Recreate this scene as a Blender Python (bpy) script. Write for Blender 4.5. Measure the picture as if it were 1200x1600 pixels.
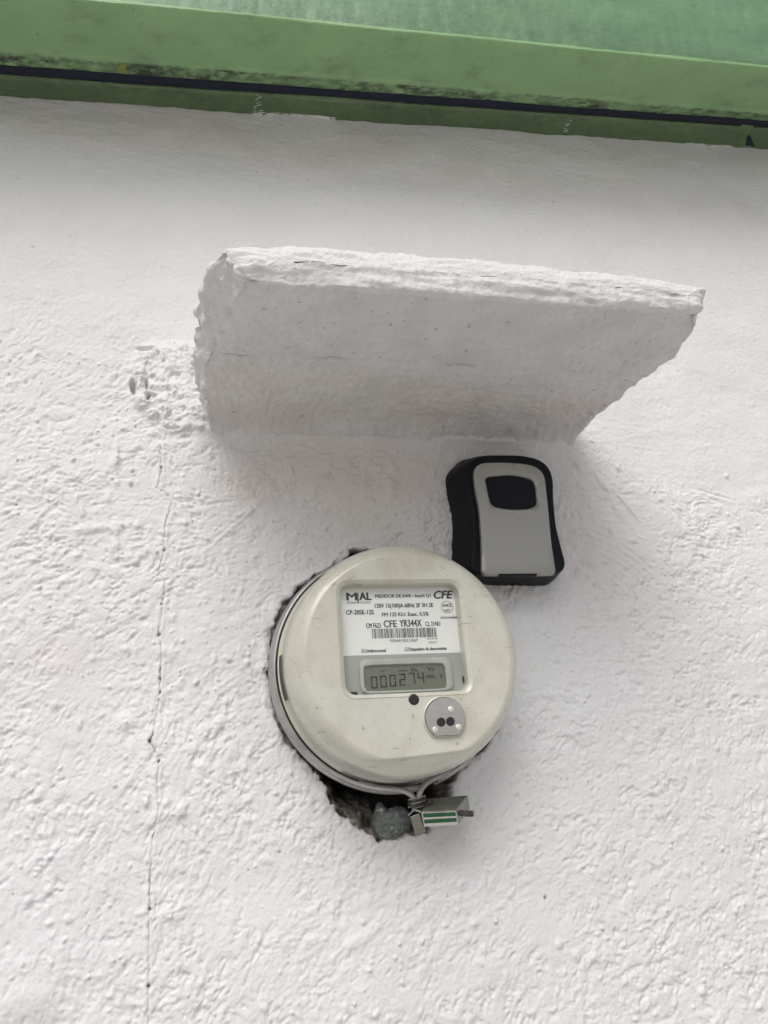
import bpy, bmesh, math, random
import numpy as np
from mathutils import Vector, Matrix

for o in list(bpy.data.objects): bpy.data.objects.remove(o)
scn = bpy.context.scene
C = scn.collection
rad = math.radians
random.seed(7); RNG = np.random.default_rng(11)

# ------------------------------------------------------------------ camera
FPX = 1400.0                         # focal length in pixels of the 1200x1600 photograph
Nv = np.array([-350., 550., FPX]); Nv /= np.linalg.norm(Nv)
Hv = np.array([5686., 55., FPX]); Hv -= Nv*(Hv@Nv); Hv /= np.linalg.norm(Hv)
Vv = -np.cross(Nv, Hv)
if Vv[1] > 0: Vv = -Vv
CAM = np.array([0., -0.68, 1.5])     # the wall face is the plane Y = 0, its outer side looks to -Y
def at(px, py, h=0.0):
    """where the sight line through a photo pixel meets the plane h metres in front of the wall"""
    d = np.array([px-600., py-800., FPX]); w = np.array([d@Hv, d@Nv, d@Vv])
    return CAM + w*((0.68-h)/w[1])
cd = bpy.data.cameras.new('camera'); cam = bpy.data.objects.new('camera', cd); C.objects.link(cam)
cd.sensor_fit = 'VERTICAL'; cd.sensor_height = 24; cd.sensor_width = 18; cd.lens = 24*FPX/1600
cd.clip_start = 0.01; cd.clip_end = 3000
right = Vector((Hv[0], Nv[0], Vv[0])); down = Vector((Hv[1], Nv[1], Vv[1])); fwd = Vector((Hv[2], Nv[2], Vv[2]))
M = Matrix((right, -down, -fwd)).transposed().to_4x4(); M.translation = Vector(CAM)
cam.matrix_world = M
scn.camera = cam

# ------------------------------------------------------------------ light
SUN_EL, SUN_AZ = 50.0, -22.0         # azimuth from the outward normal, negative = from the left
w = bpy.data.worlds.new('World'); scn.world = w; w.use_nodes = True
nt = w.node_tree; bg = nt.nodes['Background']
sky = nt.nodes.new('ShaderNodeTexSky'); sky.sky_type = 'NISHITA'; sky.sun_disc = False
sky.sun_elevation = rad(SUN_EL); sky.sun_rotation = rad(180+SUN_AZ*-1)
sky.air_density = 1.0; sky.dust_density = 4.0; sky.ozone_density = 1.0
hs = nt.nodes.new('ShaderNodeHueSaturation'); hs.inputs['Saturation'].default_value = 0.30
nt.links.new(sky.outputs[0], hs.inputs['Color']); nt.links.new(hs.outputs[0], bg.inputs[0])
bg.inputs[1].default_value = 0.15
sl = bpy.data.lights.new('sun', 'SUN'); so = bpy.data.objects.new('sun', sl); C.objects.link(so)
sl.energy = 1.5; sl.angle = rad(38); sl.color = (1.0, 0.985, 0.965)
az, el = rad(SUN_AZ), rad(SUN_EL)
sd = Vector((math.sin(az)*math.cos(el), -math.cos(az)*math.cos(el), math.sin(el)))
so.rotation_euler = sd.to_track_quat('Z', 'Y').to_euler()
so.location = (0, -3, 5)
scn.view_settings.view_transform = 'Standard'; scn.view_settings.look = 'None'
scn.view_settings.exposure = -0.20; scn.view_settings.gamma = 1.0
scn.cycles.max_bounces = 8; scn.cycles.diffuse_bounces = 5

# ------------------------------------------------------------------ helpers
def hashf(i, j, s):
    n = (i.astype(np.int64)*374761393 + j.astype(np.int64)*668265263 + s*974634777) & 0xffffffff
    n = ((n ^ (n >> 13))*1274126177) & 0xffffffff
    return ((n ^ (n >> 16)) & 0xffff)/65536.0
def pn(x, y, s=0):
    """2-D gradient noise, about -1..1"""
    x = np.asarray(x, float); y = np.asarray(y, float)
    xi = np.floor(x).astype(np.int64); yi = np.floor(y).astype(np.int64); fx = x-xi; fy = y-yi
    u = fx*fx*fx*(fx*(fx*6-15)+10); v = fy*fy*fy*(fy*(fy*6-15)+10)
    def g(a, b, dx, dy):
        t = hashf(a, b, s)*2*np.pi
        return np.cos(t)*dx + np.sin(t)*dy
    n00 = g(xi, yi, fx, fy); n10 = g(xi+1, yi, fx-1, fy); n01 = g(xi, yi+1, fx, fy-1); n11 = g(xi+1, yi+1, fx-1, fy-1)
    a = n00+u*(n10-n00); b = n01+u*(n11-n01)
    return 1.45*(a+v*(b-a))
def fbm(x, y, s=0, o=4, g=0.5):
    t = 0; a = 1
    for k in range(o):
        t = t+a*pn(x*2**k+k*17.3, y*2**k-k*9.1, s+k*13); a *= g
    return t
def sstep(a, b, x):
    t = np.clip((x-a)/(b-a), 0, 1); return t*t*(3-2*t)
def seg_dist(px, py, poly, closed=False):
    d = np.full(px.shape, 1e9); n = len(poly); 
    for i in range(n if closed else n-1):
        ax, ay = poly[i]; bx, by = poly[(i+1) % n]
        vx, vy = bx-ax, by-ay; t = np.clip(((px-ax)*vx+(py-ay)*vy)/(vx*vx+vy*vy+1e-12), 0, 1)
        d = np.minimum(d, np.hypot(px-ax-t*vx, py-ay-t*vy))
    return d
def inside(px, py, poly):
    r = np.zeros(px.shape, bool); n = len(poly)
    for i in range(n):
        ax, ay = poly[i]; bx, by = poly[(i+1) % n]
        c = ((ay > py) != (by > py))
        with np.errstate(divide='ignore', invalid='ignore'):
            r ^= c & (px < (bx-ax)*(py-ay)/((by-ay) if by != ay else 1e-12)+ax)
    return r
def sdist(px, py, poly):
    d = seg_dist(px, py, poly, True); return np.where(inside(px, py, poly), -d, d)
def link(name, me, mat=None, parent=None, smooth=True):
    o = bpy.data.objects.new(name, me); C.objects.link(o)
    if mat: me.materials.append(mat)
    if smooth: me.polygons.foreach_set('use_smooth', [True]*len(me.polygons))
    if parent: o.parent = parent; 
    return o
def grid_mesh(name, P, tint=None, close_v=False):
    """P: (n, m, 3) array of points -> quad mesh"""
    n, m, _ = P.shape
    me = bpy.data.meshes.new(name)
    me.vertices.add(n*m); me.vertices.foreach_set('co', P.reshape(-1).astype(np.float32))
    idx = np.arange(n*m).reshape(n, m)
    if close_v: idx = np.concatenate([idx, idx[:, :1]], 1)
    q = np.stack([idx[:-1, :-1], idx[:-1, 1:], idx[1:, 1:], idx[1:, :-1]], -1).reshape(-1, 4)
    me.loops.add(len(q)*4); me.loops.foreach_set('vertex_index', q.reshape(-1).astype(np.int32))
    me.polygons.add(len(q)); me.polygons.foreach_set('loop_start', np.arange(0, len(q)*4, 4, dtype=np.int32))
    me.polygons.foreach_set('loop_total', np.full(len(q), 4, np.int32))
    me.update(calc_edges=True)
    if tint is not None: set_tint(me, tint.reshape(-1, 3))
    return me
def set_tint(me, rgb):
    ca = me.color_attributes.new('tint', 'FLOAT_COLOR', 'POINT')
    a = np.ones((len(rgb), 4), np.float32); a[:, :3] = rgb
    ca.data.foreach_set('color', a.reshape(-1))
def pyd(name, vs, fs, mat=None, parent=None, smooth=False):
    me = bpy.data.meshes.new(name); me.from_pydata([tuple(map(float, v)) for v in vs], [], fs)
    bm = bmesh.new(); bm.from_mesh(me); bmesh.ops.recalc_face_normals(bm, faces=bm.faces); bm.to_mesh(me); bm.free()
    return link(name, me, mat, parent, smooth)
def loops_mesh(name, loops, mat, parent, cap0=False, cap1=False, smooth=True, sharp=None):
    """bridge equally long closed loops of points"""
    n = len(loops[0]); vs = [p for l in loops for p in l]; fs = []
    for k in range(len(loops)-1):
        for i in range(n):
            j = (i+1) % n; fs.append((k*n+i, k*n+j, (k+1)*n+j, (k+1)*n+i))
    if cap0: fs.append(tuple(range(n)))
    if cap1: fs.append(tuple((len(loops)-1)*n+i for i in range(n)))
    o = pyd(name, vs, fs, mat, parent, smooth)
    if smooth and sharp: 
        o.data.set_sharp_from_angle(angle=rad(sharp))
    return o
def box(name, c, s, mat, parent=None, bev=0.0, rot=None):
    bm = bmesh.new(); bmesh.ops.create_cube(bm, size=1); bmesh.ops.scale(bm, vec=s, verts=bm.verts)
    if bev: bmesh.ops.bevel(bm, geom=bm.edges[:], offset=bev, segments=2, affect='EDGES', profile=0.7)
    if rot is not None: bmesh.ops.rotate(bm, cent=(0, 0, 0), matrix=rot, verts=bm.verts)
    bmesh.ops.translate(bm, vec=c, verts=bm.verts)
    me = bpy.data.meshes.new(name); bm.to_mesh(me); bm.free()
    return link(name, me, mat, parent, False)
def tube(name, pts, r, mat, parent=None, n=10, sub=6, closed=False):
    pts = [np.array(p, float) for p in pts]; out = []
    if len(pts) > 2:
        q = [2*pts[0]-pts[1]]+pts+[2*pts[-1]-pts[-2]]
        for i in range(1, len(q)-2):
            for k in range(sub):
                t = k/sub; a, b, c, d = q[i-1:i+3]
                out.append(.5*(2*b+(c-a)*t+(2*a-5*b+4*c-d)*t*t+(-a+3*b-3*c+d)*t**3))
        out.append(pts[-1])
    else: out = pts
    rr = r if callable(r) else (lambda t: r)
    loops = []; up = np.array([0.13, -1, 0.2]); 
    for i, p in enumerate(out):
        t = out[min(i+1, len(out)-1)]-out[max(i-1, 0)]; t /= np.linalg.norm(t)
        a = up-t*(up@t); a /= np.linalg.norm(a); b = np.cross(t, a); up = a
        R = rr(i/(len(out)-1))
        loops.append([p+R*(math.cos(2*math.pi*k/n)*a+math.sin(2*math.pi*k/n)*b) for k in range(n)])
    return loops_mesh(name, loops, mat, parent, True, True)
def empty(name, loc, label, cat, group=None):
    o = bpy.data.objects.new(name, None); C.objects.link(o); o.location = loc; o.empty_display_size = 0.02
    o['label'] = label; o['category'] = cat
    if group: o['group'] = group
    return o
def settle():
    """children were written in world coordinates: keep them where they stand"""
    bpy.context.view_layer.update()
    for o in C.objects:
        if o.parent and o.type == 'MESH' and 'placed' not in o:
            o.matrix_parent_inverse = Matrix.Identity(4)
            root = o
            if o.parent.type == 'EMPTY': o.location = Vector(o.location)-o.parent.location

# ---- materials
class NB:
    def __init__(s, name):
        s.m = bpy.data.materials.new(name); s.m.use_nodes = True; s.t = s.m.node_tree; s.b = s.t.nodes['Principled BSDF']
        s.co = s.t.nodes.new('ShaderNodeTexCoord')
    def n(s, ty, **k):
        x = s.t.nodes.new(ty)
        for a, v in k.items(): setattr(x, a, v)
        return x
    def l(s, a, b): s.t.links.new(a, b)
    def noise(s, scale, detail=4, rough=.55, stretch=None, dist=0.0):
        x = s.n('ShaderNodeTexNoise'); x.inputs['Scale'].default_value = scale; x.inputs['Detail'].default_value = detail
        x.inputs['Roughness'].default_value = rough; x.inputs['Distortion'].default_value = dist
        if stretch:
            mp = s.n('ShaderNodeMapping'); mp.inputs['Scale'].default_value = stretch[:3]
            if len(stretch) > 3: mp.inputs['Rotation'].default_value = (0, stretch[3], 0)
            s.l(s.co.outputs['Object'], mp.inputs[0]); s.l(mp.outputs[0], x.inputs['Vector'])
        else: s.l(s.co.outputs['Object'], x.inputs['Vector'])
        return x.outputs['Fac']
    def ramp(s, f, a, b, ca=(0, 0, 0, 1), cb=(1, 1, 1, 1)):
        r = s.n('ShaderNodeValToRGB'); r.color_ramp.elements[0].position = a; r.color_ramp.elements[1].position = b
        r.color_ramp.elements[0].color = ca; r.color_ramp.elements[1].color = cb; s.l(f, r.inputs[0]); return r.outputs[0]
    def mix(s, f, a, b, mode='MIX'):
        x = s.n('ShaderNodeMix', data_type='RGBA', blend_type=mode)
        if isinstance(f, (int, float)): x.inputs[0].default_value = f
        else: s.l(f, x.inputs[0])
        for k, v in ((6, a), (7, b)):
            if isinstance(v, tuple): x.inputs[k].default_value = v
            else: s.l(v, x.inputs[k])
        return x.outputs[2]
    def math(s, op, a, b=0.0):
        x = s.n('ShaderNodeMath', operation=op)
        for k, v in ((0, a), (1, b)):
            if isinstance(v, (int, float)): x.inputs[k].default_value = v
            else: s.l(v, x.inputs[k])
        return x.outputs[0]
    def col(s, c): s.l(c, s.b.inputs['Base Color'])
    def rough(s, c): 
        if isinstance(c, (int, float)): s.b.inputs['Roughness'].default_value = c
        else: s.l(c, s.b.inputs['Roughness'])
    def bump(s, f, strength, dist=0.001, prev=None):
        x = s.n('ShaderNodeBump'); x.inputs['Strength'].default_value = strength; x.inputs['Distance'].default_value = dist
        s.l(f, x.inputs['Height'])
        if prev: s.l(prev, x.inputs['Normal'])
        s.l(x.outputs[0], s.b.inputs['Normal']); return x.outputs[0]
def c4(r, g, b): return (r, g, b, 1)
def plain(name, col, rough=.5, metal=0.0, var=.12, scale=60, bump=0.1, spec=.5):
    N = NB(name); f = N.noise(scale, 5)
    a = tuple(x*(1-var) for x in col)+(1,); b = tuple(min(1, x*(1+var)) for x in col)+(1,)
    N.col(N.ramp(f, .3, .7, a, b)); N.rough(N.ramp(f, .25, .75, c4(*[max(0, rough-.08)]*3), c4(*[min(1, rough+.08)]*3)))
    N.b.inputs['Metallic'].default_value = metal; N.b.inputs['Specular IOR Level'].default_value = spec
    if bump: N.bump(N.noise(scale*8, 3), bump, .0004)
    return N.m

# painted plaster, tinted by the mesh's own colour attribute
def plaster_mat(name, fine=1.0, rough=.62):
    N = NB(name); a = N.n('ShaderNodeVertexColor', layer_name='tint').outputs['Color']
    f = N.noise(9, 5, .6); a = N.mix(N.ramp(f, .35, .75), a, N.mix(1.0, a, c4(.965, .955, .945), 'MULTIPLY'))
    g = N.noise(420, 3, .6); sp = N.ramp(g, .27, .33, c4(.82, .80, .78), c4(1, 1, 1)); a = N.mix(.8, a, N.mix(1.0, a, sp, 'MULTIPLY'))
    N.col(a); N.rough(rough); N.b.inputs['Specular IOR Level'].default_value = .35
    b1 = N.bump(N.noise(330, 5, .62), .75*fine, .0007)
    N.bump(N.noise(1500, 3, .6), .3*fine, .0002, b1)
    return N.m
MW = plaster_mat('white_painted_plaster', 1.35)
ML = plaster_mat('white_painted_concrete', 2.8)

# ================================================================== LARGE STRUCTURE
# ---- ground
gm = NB('street_paving'); gm.col(gm.ramp(gm.noise(3, 6, .6), .3, .7, c4(.36, .35, .335), c4(.44, .425, .41))); gm.rough(.9); gm.bump(gm.noise(60, 4), .4, .003)
go = pyd('ground', [(-800, -800, 0), (800, -800, 0), (800, 0.3, 0), (-800, 0.3, 0)], [(0, 1, 2, 3)], gm.m)
go['kind'] = 'structure'

# ---- the wall
def px2(pts): return [tuple(at(*p)[[0, 2]]) for p in pts]
crack_px = [(250,700),(252,735),(249,755),(245,765),(262,775),(268,790),(258,825),(255,870),(247,895),(258,910),(254,950),(247,995),(252,1010),(250,1060),(249,1090),(240,1145),(234,1158),(248,1185),(246,1220),(247,1270),(237,1320),(235,1360),(234,1420),(232,1540),(231,1640)]
CR = px2(crack_px)
HOLE = px2([(424,985),(419,1050),(425,1108),(442,1150),(473,1186),(510,1228),(515,1258),(545,1284),(590,1315),(612,1311),(640,1307),(668,1303),(676,1276),(706,1250),(707,1222),(722,1200),(748,1180),(776,1140),(780,1000),(700,900),(600,872),(572,860),(548,861),(530,882),(484,906),(440,945)])
PATCH = px2([(214,548),(232,538),(315,536),(340,600),(345,690),(300,680),(262,672),(240,660),(215,640),(204,610),(206,570)])
def axis(a, b, step, fine=[], fstep=.0005, lo=None, hi=None):
    xs = [a]
    while xs[-1] < b:
        x = xs[-1]; s = step
        for f0, f1 in fine:
            if f0 <= x < f1: s = fstep
        xs.append(x+s)
    out_l = []; x = a; s = step
    while lo is not None and x > lo: s *= 1.35; x -= s; out_l.append(x)
    out_h = []; x = xs[-1]; s = step
    while hi is not None and x < hi: s *= 1.35; x += s; out_h.append(x)
    return np.array(out_l[::-1]+xs+out_h)
crx = [p[0] for p in CR]
X = axis(-.16, .69, .00082, [(min(crx)-.002, max(crx)+.002)], .0005, -4, 4)
Z = axis(1.335, 2.18, .00084, [], .001, 0.0, 3.6)
GX, GZ = np.meshgrid(X, Z)
wx = GX+.004*pn(GX*40, GZ*40, 5); wz = GZ+.004*pn(GX*40+9, GZ*40, 6)
# where the coarse render coat ends and the smooth coat above begins
bl = px2([(-400,545),(0,520),(200,560),(330,640),(600,655),(900,668),(945,690),(1000,742),(1080,785),(1200,768),(1700,760)])
zb = np.interp(GX, [p[0] for p in bl], [p[1] for p in bl])+.008*fbm(GX*14, GZ*14, 31, 3)
A0 = sstep(.012, -.006, GZ-zb)
A = np.where(GX < at(700, 600)[0], sstep(.055, -.045, GZ-zb+.018*fbm(GX*26, GZ*26, 32, 3)), sstep(.022, -.012, GZ-zb+.006*fbm(GX*40, GZ*40, 33, 3)))
A = .15+.85*A
A2 = A*(.62+.38*sstep(.05, -.15, GZ-zb))
A2 *= .42+.72*sstep(-.45, .35, fbm(GX*12, GZ*12, 77, 4))
h = .0022*fbm(GX*6, GZ*6, 1, 3)
hb = h.copy()
A2 *= 1.22+.12*sstep(.24, .34, GX)+.55*np.exp(-(((GX-.21)/.16)**2+((GZ-at(560, 790)[2])/.05)**2)**2)
h += .0010*A0                                              # the coarse coat is proud of the smooth one
th = np.radians(48)+1.1*pn(GX*3.1, GZ*3.1, 21)             # trowel direction wanders over the wall
th = np.where((GX > at(820, 900)[0]) & (GZ > at(900, 1150)[2]), np.radians(-28)+.9*pn(GX*3.3, GZ*3.3, 22), th)
for k, deg in enumerate((-60, -30, 0, 30, 60, 90)):
    r = math.radians(deg); a = wx*math.cos(r)+wz*math.sin(r); b = -wx*math.sin(r)+wz*math.cos(r)
    wgt = np.maximum(0, np.cos(th-r))**8+np.maximum(0, -np.cos(th-r))**8
    s1 = fbm(a*42, b*165, 100+k*7, 2); s2 = 1-2*np.abs(pn(a*60, b*230, 150+k))
    h += A2*wgt*(.00046*s1+.00036*np.maximum(s2, -.2))
    s3 = 1-2*np.abs(pn(a*19, b*66, 250+k)); h += A2*wgt*.00062*np.maximum(s3-.25, 0)*1.3*sstep(-.3, .3, pn(GX*13+k, GZ*13, 260))
    h += (.10+.25*A)*wgt*.00022*pn(a*60, b*700, 180+k)       # brush marks of the paint
lump = fbm(wx*150, wz*150, 41, 2); h += A2*.00060*np.maximum(lump-.05, 0)*1.9
h += A2*.00034*fbm(wx*300, wz*300, 43, 2)+A2*.0008*fbm(wx*62, wz*62, 45, 3)
h += .00012*fbm(GX*260, GZ*260, 47, 2)+(1-A)*(.0007*fbm(GX*17, GZ*30, 48, 4)+.00035*np.maximum(fbm(GX*55, GZ*160, 49, 3)-.25, 0))
worm = np.abs(pn(wx*75, wz*75, 61)); h += A2*.00065*np.exp(-(worm/.07)**2)*sstep(0, .5, pn(GX*22, GZ*22, 62))
worm = np.abs(pn(wx*48+3, wz*48, 63)); h -= A2*.0005*np.exp(-(worm/.05)**2)*sstep(.1, .5, pn(GX*19, GZ*19, 64))
h += A2*.00022*fbm(wx*430, wz*430, 44, 2)
# peaks dragged flat by the trowel
rel = h-hb-.0010*A0; T = .0002+.00075*np.clip(fbm(GX*16, GZ*16, 52, 3)+.45, -.2, 1.2)
rel = np.where(rel > T, T+(rel-T)*.26, rel)*1.36; rel = np.where(rel < -.0011, -.0011+(rel+.0011)*.4, rel)
h = hb+rel+.0010*A0
rim_ = px2([(446,960),(460,918),(486,900),(516,884),(538,856),(562,846),(590,848)]); d = seg_dist(GX+.002*pn(GX*90, GZ*90, 53), GZ, rim_)
h += .0016*np.exp(-(d/.0017)**2); h += .0016*sstep(.004, -.004, sdist(GX, GZ, px2([(446,960),(460,918),(486,900),(516,884),(538,856),(562,846),(620,860),(600,1000)])))
# grains of sand under the paint
def stamp(H, cx, cz, rx, rz, amp, ang=0.0, p=2.0):
    R = max(rx, rz)*2.2
    i0, i1 = np.searchsorted(Z, [cz-R, cz+R]); j0, j1 = np.searchsorted(X, [cx-R, cx+R])
    if i1 <= i0 or j1 <= j0: return
    dx = GX[i0:i1, j0:j1]-cx; dz = GZ[i0:i1, j0:j1]-cz; c, s = math.cos(ang), math.sin(ang)
    q = ((dx*c+dz*s)/rx)**2+((-dx*s+dz*c)/rz)**2
    H[i0:i1, j0:j1] += amp*np.exp(-q**(p/2))
zline = lambda x: np.interp(x, [p[0] for p in bl], [p[1] for p in bl])
for k in range(6500):
    x = RNG.uniform(-.16, .69); z = RNG.uniform(1.335, 2.0)
    if z > zline(x)-.004 and RNG.random() > .03: continue
    if fbm(np.array(x*9), np.array(z*9), 88, 2) < -.25 and RNG.random() > .2: continue
    r = .0012*RNG.lognormal(.0, .45)
    stamp(h, x, z, r*RNG.uniform(.8, 1.9), r, .00072*RNG.lognormal(0, .45), RNG.uniform(0, 3.14), 3.0)
for k in range(120):
    x = RNG.uniform(-.16, .69); z = RNG.uniform(1.335, zline(x))
    r = .0035*RNG.lognormal(0, .3); stamp(h, x, z, r*1.6, r, .0007*RNG.choice([1, 1, -.8]), RNG.uniform(0, 3.14), 4.0)
# the lumps and runs that stand out in the photograph: px, py, rx, ry (m), height, angle
for (px, py, rx, rz, am, an) in [(181,720,.0025,.014,.0018,0),(168,782,.003,.005,.0016,0),(181,830,.0035,.008,.0018,0),(180,858,.0035,.006,.0018,0),(142,828,.012,.004,.0015,.1),(128,800,.002,.006,.0014,.3),(100,970,.006,.006,.0014,0),
        (264,1266,.013,.008,.0016,-.2),(284,1265,.003,.006,.0022,-.4),(240,1280,.008,.004,.0014,.3),(195,1128,.007,.006,.0014,0),(272,1424,.008,.006,.0016,0),(30,1535,.03,.02,.002,.2),(40,1572,.02,.012,.002,0),
        (938,755,.003,.012,.0018,.5),(978,790,.002,.016,.0014,.6),(965,800,.003,.010,.0014,.5),(1118,774,.020,.0014,-.0014,-.3),(1112,777,.02,.002,.001,-.3),(955,870,.004,.004,.0014,0),
        (640,730,.05,.006,.0012,.0),(560,1470,.014,.004,.0014,.4),(690,1330,.02,.006,.0015,.3),(440,960,.012,.009,.0016,.6),(470,945,.01,.012,.0022,-.5),(395,790,.03,.0018,.0010,.7),(375,815,.035,.0016,.0010,.75),(330,790,.022,.0012,-.0008,.2)]:
    p = at(px, py); stamp(h, p[0], p[2], rx, rz, am, an, 3.0)
for k in range(9):                                          # comb-like trowel arcs right of the key box
    for t in np.linspace(-.55, .35, 16):
        p = at(905, 1000); R = .052+.0062*k; stamp(h, p[0]+R*math.cos(1.15+t), p[2]+R*math.sin(1.15+t), .0044, .0012, .00042, 1.15+t+math.pi/2, 3.0)
# tints: paint, mortar and dirt colours, some with shade painted in
tint = np.empty(GX.shape+(3,)); tint[:] = (.733, .726, .729)
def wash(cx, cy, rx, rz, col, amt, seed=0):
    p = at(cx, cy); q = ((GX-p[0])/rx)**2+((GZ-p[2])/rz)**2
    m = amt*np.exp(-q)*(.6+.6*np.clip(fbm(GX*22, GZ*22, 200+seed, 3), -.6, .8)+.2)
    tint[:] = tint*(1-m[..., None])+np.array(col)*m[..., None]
wash(560, 770, .13, .05, (.62, .56, .50), .42, 1); wash(520, 740, .10, .03, (.60, .52, .45), .35, 2)  # warm shade under the ledge painted into the tint, with some dirt
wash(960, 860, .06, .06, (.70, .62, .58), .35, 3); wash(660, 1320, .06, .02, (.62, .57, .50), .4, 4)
wash(600, 830, .03, .015, (.62, .62, .55), .5, 5); wash(850, 1060, .05, .07, (.70, .735, .74), .35, 6); wash(100, 1440, .05, .05, (.71, .74, .75), .3, 7)
wash(840, 290, .5, .03, (.58, .54, .50), .35, 8); wash(90, 1025, .05, .02, (.68, .62, .60), .3, 9)  # the first wash paints the beam's shadow into the wall colour
wash(400, 215, .30, .035, (.60, .55, .52), .35, 10)  # left part of the beam's shadow, painted as a pinkish tint
# patch of broken filling left of the ledge
sp = sdist(GX+.003*fbm(GX*60, GZ*60, 71, 3), GZ+.003*fbm(GX*60+7, GZ*60, 72, 3), PATCH)
m = sstep(.0025, -.004, sp)
m = sstep(.005, -.007, sp); h += m*(.0036+.0026*fbm(GX*55, GZ*75, 73, 4)+.0011*np.abs(pn(GX*200, GZ*200, 74)))
h -= m*.0022*sstep(.25, .75, fbm(GX*105, GZ*80, 76, 3))
for (px, py, rx, rz, am) in [(208,606,.0022,.0070,-.011),(229,603,.0014,.0050,-.009),(232,622,.0016,.0040,-.008),(216,588,.0030,.0010,-.004),(236,620,.005,.0018,-.005),(226,547,.006,.002,-.005),(268,672,.006,.0015,-.004),(222,634,.005,.005,.004),(238,650,.004,.004,.004),(265,655,.002,.008,-.003),(218,600,.002,.006,.003)]:
    p = at(px, py); stamp(h, p[0], p[2], rx, rz, am, RNG.uniform(-.2, .2), 4.0)
zj = at(620, 690)[2]; lx = sstep(at(335, 690)[0], at(370, 690)[0], GX)*sstep(at(905, 690)[0], at(860, 690)[0], GX)
h += lx*(.0075+.0030*fbm(GX*26, GZ*40, 78, 3))*np.exp(-np.clip(zj-.001-GZ, 0, 1)/.0055)*(GZ > zj-.06)*(GZ < zj+.03)
# vertical crack
sel = (GX > min(crx)-.01) & (GX < max(crx)+.01) & (GZ < CR[0][1]+.01)
cxp = GX[sel]+.0007*fbm(GX[sel]*250, GZ[sel]*250, 81, 2); d = seg_dist(cxp, GZ[sel], CR)
wd = np.clip(.00016+.00050*pn(GX[sel]*3, GZ[sel]*42, 82)+.00022*pn(GX[sel]*3, GZ[sel]*190, 83), .00008, .0007)
cm = np.exp(-(d/np.maximum(wd, .0003))**2)*(.36+.64*sstep(.0001, .00050, wd))
h[sel] -= .0024*cm; h[sel] += .0005*np.exp(-((d-.002)/.0016)**2)
t = tint[sel]; k = (cm**1.5*.62)[:, None]; tint[sel] = t*(1-k)+np.array((.10, .09, .08))*k
for (px, py, r) in [(250,1060,.0010),(250,1082,.0011),(234,1158,.0016),(234,1420,.0012),(232,1540,.0013),(252,732,.0010),(257,862,.0014),(252,945,.0011),(249,992,.0014),(248,1190,.0012),(852,1403,.0014),(28,722,.0008),(26,790,.0008),(30,806,.0007),(918,1222,.0006),(885,1218,.0006),(1040,1425,.0009),(385,880,.0006),(390,1010,.0007)]:
    r *= .72; p = at(px, py); stamp(h, p[0], p[2], r, r*1.3, -.0030, 0, 2)
    q = ((GX-p[0])**2+(GZ-p[2])**2)/(r*1.1)**2; k = (np.exp(-q)*.8)[..., None]; tint[:] = tint*(1-k)+np.array((.08, .07, .06))*k
for k in range(170):
    x = RNG.uniform(-.15, .68); z = RNG.uniform(1.34, 2.15); r = .00042*RNG.lognormal(0, .35)
    stamp(h, x, z, r*1.3, r*1.3, -.0012, 0, 2); j0, j1 = np.searchsorted(X, [x-.003, x+.003]); i0, i1 = np.searchsorted(Z, [z-.003, z+.003])
    q = ((GX[i0:i1, j0:j1]-x)**2+(GZ[i0:i1, j0:j1]-z)**2)/(r*1.25)**2; k_ = (np.exp(-q)*RNG.uniform(.2, .7))[..., None]; tint[i0:i1, j0:j1] = tint[i0:i1, j0:j1]*(1-k_)+np.array((.12, .10, .09))*k_
# opening broken out round the meter
win = (GX > -.0) & (GX < .40) & (GZ < 1.75) & (GZ > 1.38)
gx, gz = GX[win], GZ[win]
s = sdist(gx+.0022*fbm(gx*110, gz*110, 91, 3), gz+.0022*fbm(gx*110+5, gz*110, 92, 3), HOLE)
hh = h[win]; edge = np.exp(-np.clip(s, 0, 1)/.004)
hh += edge*.0012*fbm(gx*140, gz*140, 93, 3)+np.exp(-((s-.004)/.004)**2)*.0010
inn = sstep(.0004, -.0014, s)
dep = -.012-.040*sstep(-.002, -.016, s)
p0 = at(556, 1278); rub = np.exp(-(((gx-p0[0])/.030)**2+((gz-p0[2])/.020)**2)**2)
lft = sstep(at(500, 1160)[0], at(450, 1160)[0], gx)+sstep(at(600, 880)[2], at(600, 905)[2], gz)*.0; dep = dep*(1-.72*np.clip(lft, 0, 1)); dep = dep*(1-rub*.62)+(.007*fbm(gx*75, gz*75, 94, 4)+.0035*np.abs(fbm(gx*190, gz*190, 98, 2)))*(.25+rub)
hh = hh*(1-inn)+dep*inn; h[win] = hh
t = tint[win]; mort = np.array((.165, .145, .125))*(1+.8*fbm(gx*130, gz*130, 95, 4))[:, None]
white = sstep(.25, .45, fbm(gx*120, gz*120, 96, 2))[:, None]*.5*sstep(-.010, -.002, s)[:, None]
mort = mort*(1-white)+np.array((.5, .48, .45))*white
deep = sstep(-.003, -.012, s)[:, None]*(1-rub[:, None])*(1-lft[:, None]); mort = mort*(1+1.0*lft[:, None]); mort = mort*(1-deep*.75)  # deep mortar darkened: shade of the hollow put into its colour
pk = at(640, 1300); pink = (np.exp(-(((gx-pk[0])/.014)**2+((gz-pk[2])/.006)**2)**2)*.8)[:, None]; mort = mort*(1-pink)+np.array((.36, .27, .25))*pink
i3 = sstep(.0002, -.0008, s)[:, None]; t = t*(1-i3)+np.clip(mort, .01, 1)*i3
dirty = (np.exp(-np.clip(s, 0, 1)/.0035)*.75*sstep(-.15, .35, fbm(gx*60, gz*60, 97, 3)))[:, None]*(1-i3)*sstep(at(540, 1100)[0], at(470, 1100)[0], gx)[:, None]
t = t*(1-dirty)+np.array((.27, .25, .235))*dirty; tint[win] = t
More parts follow.
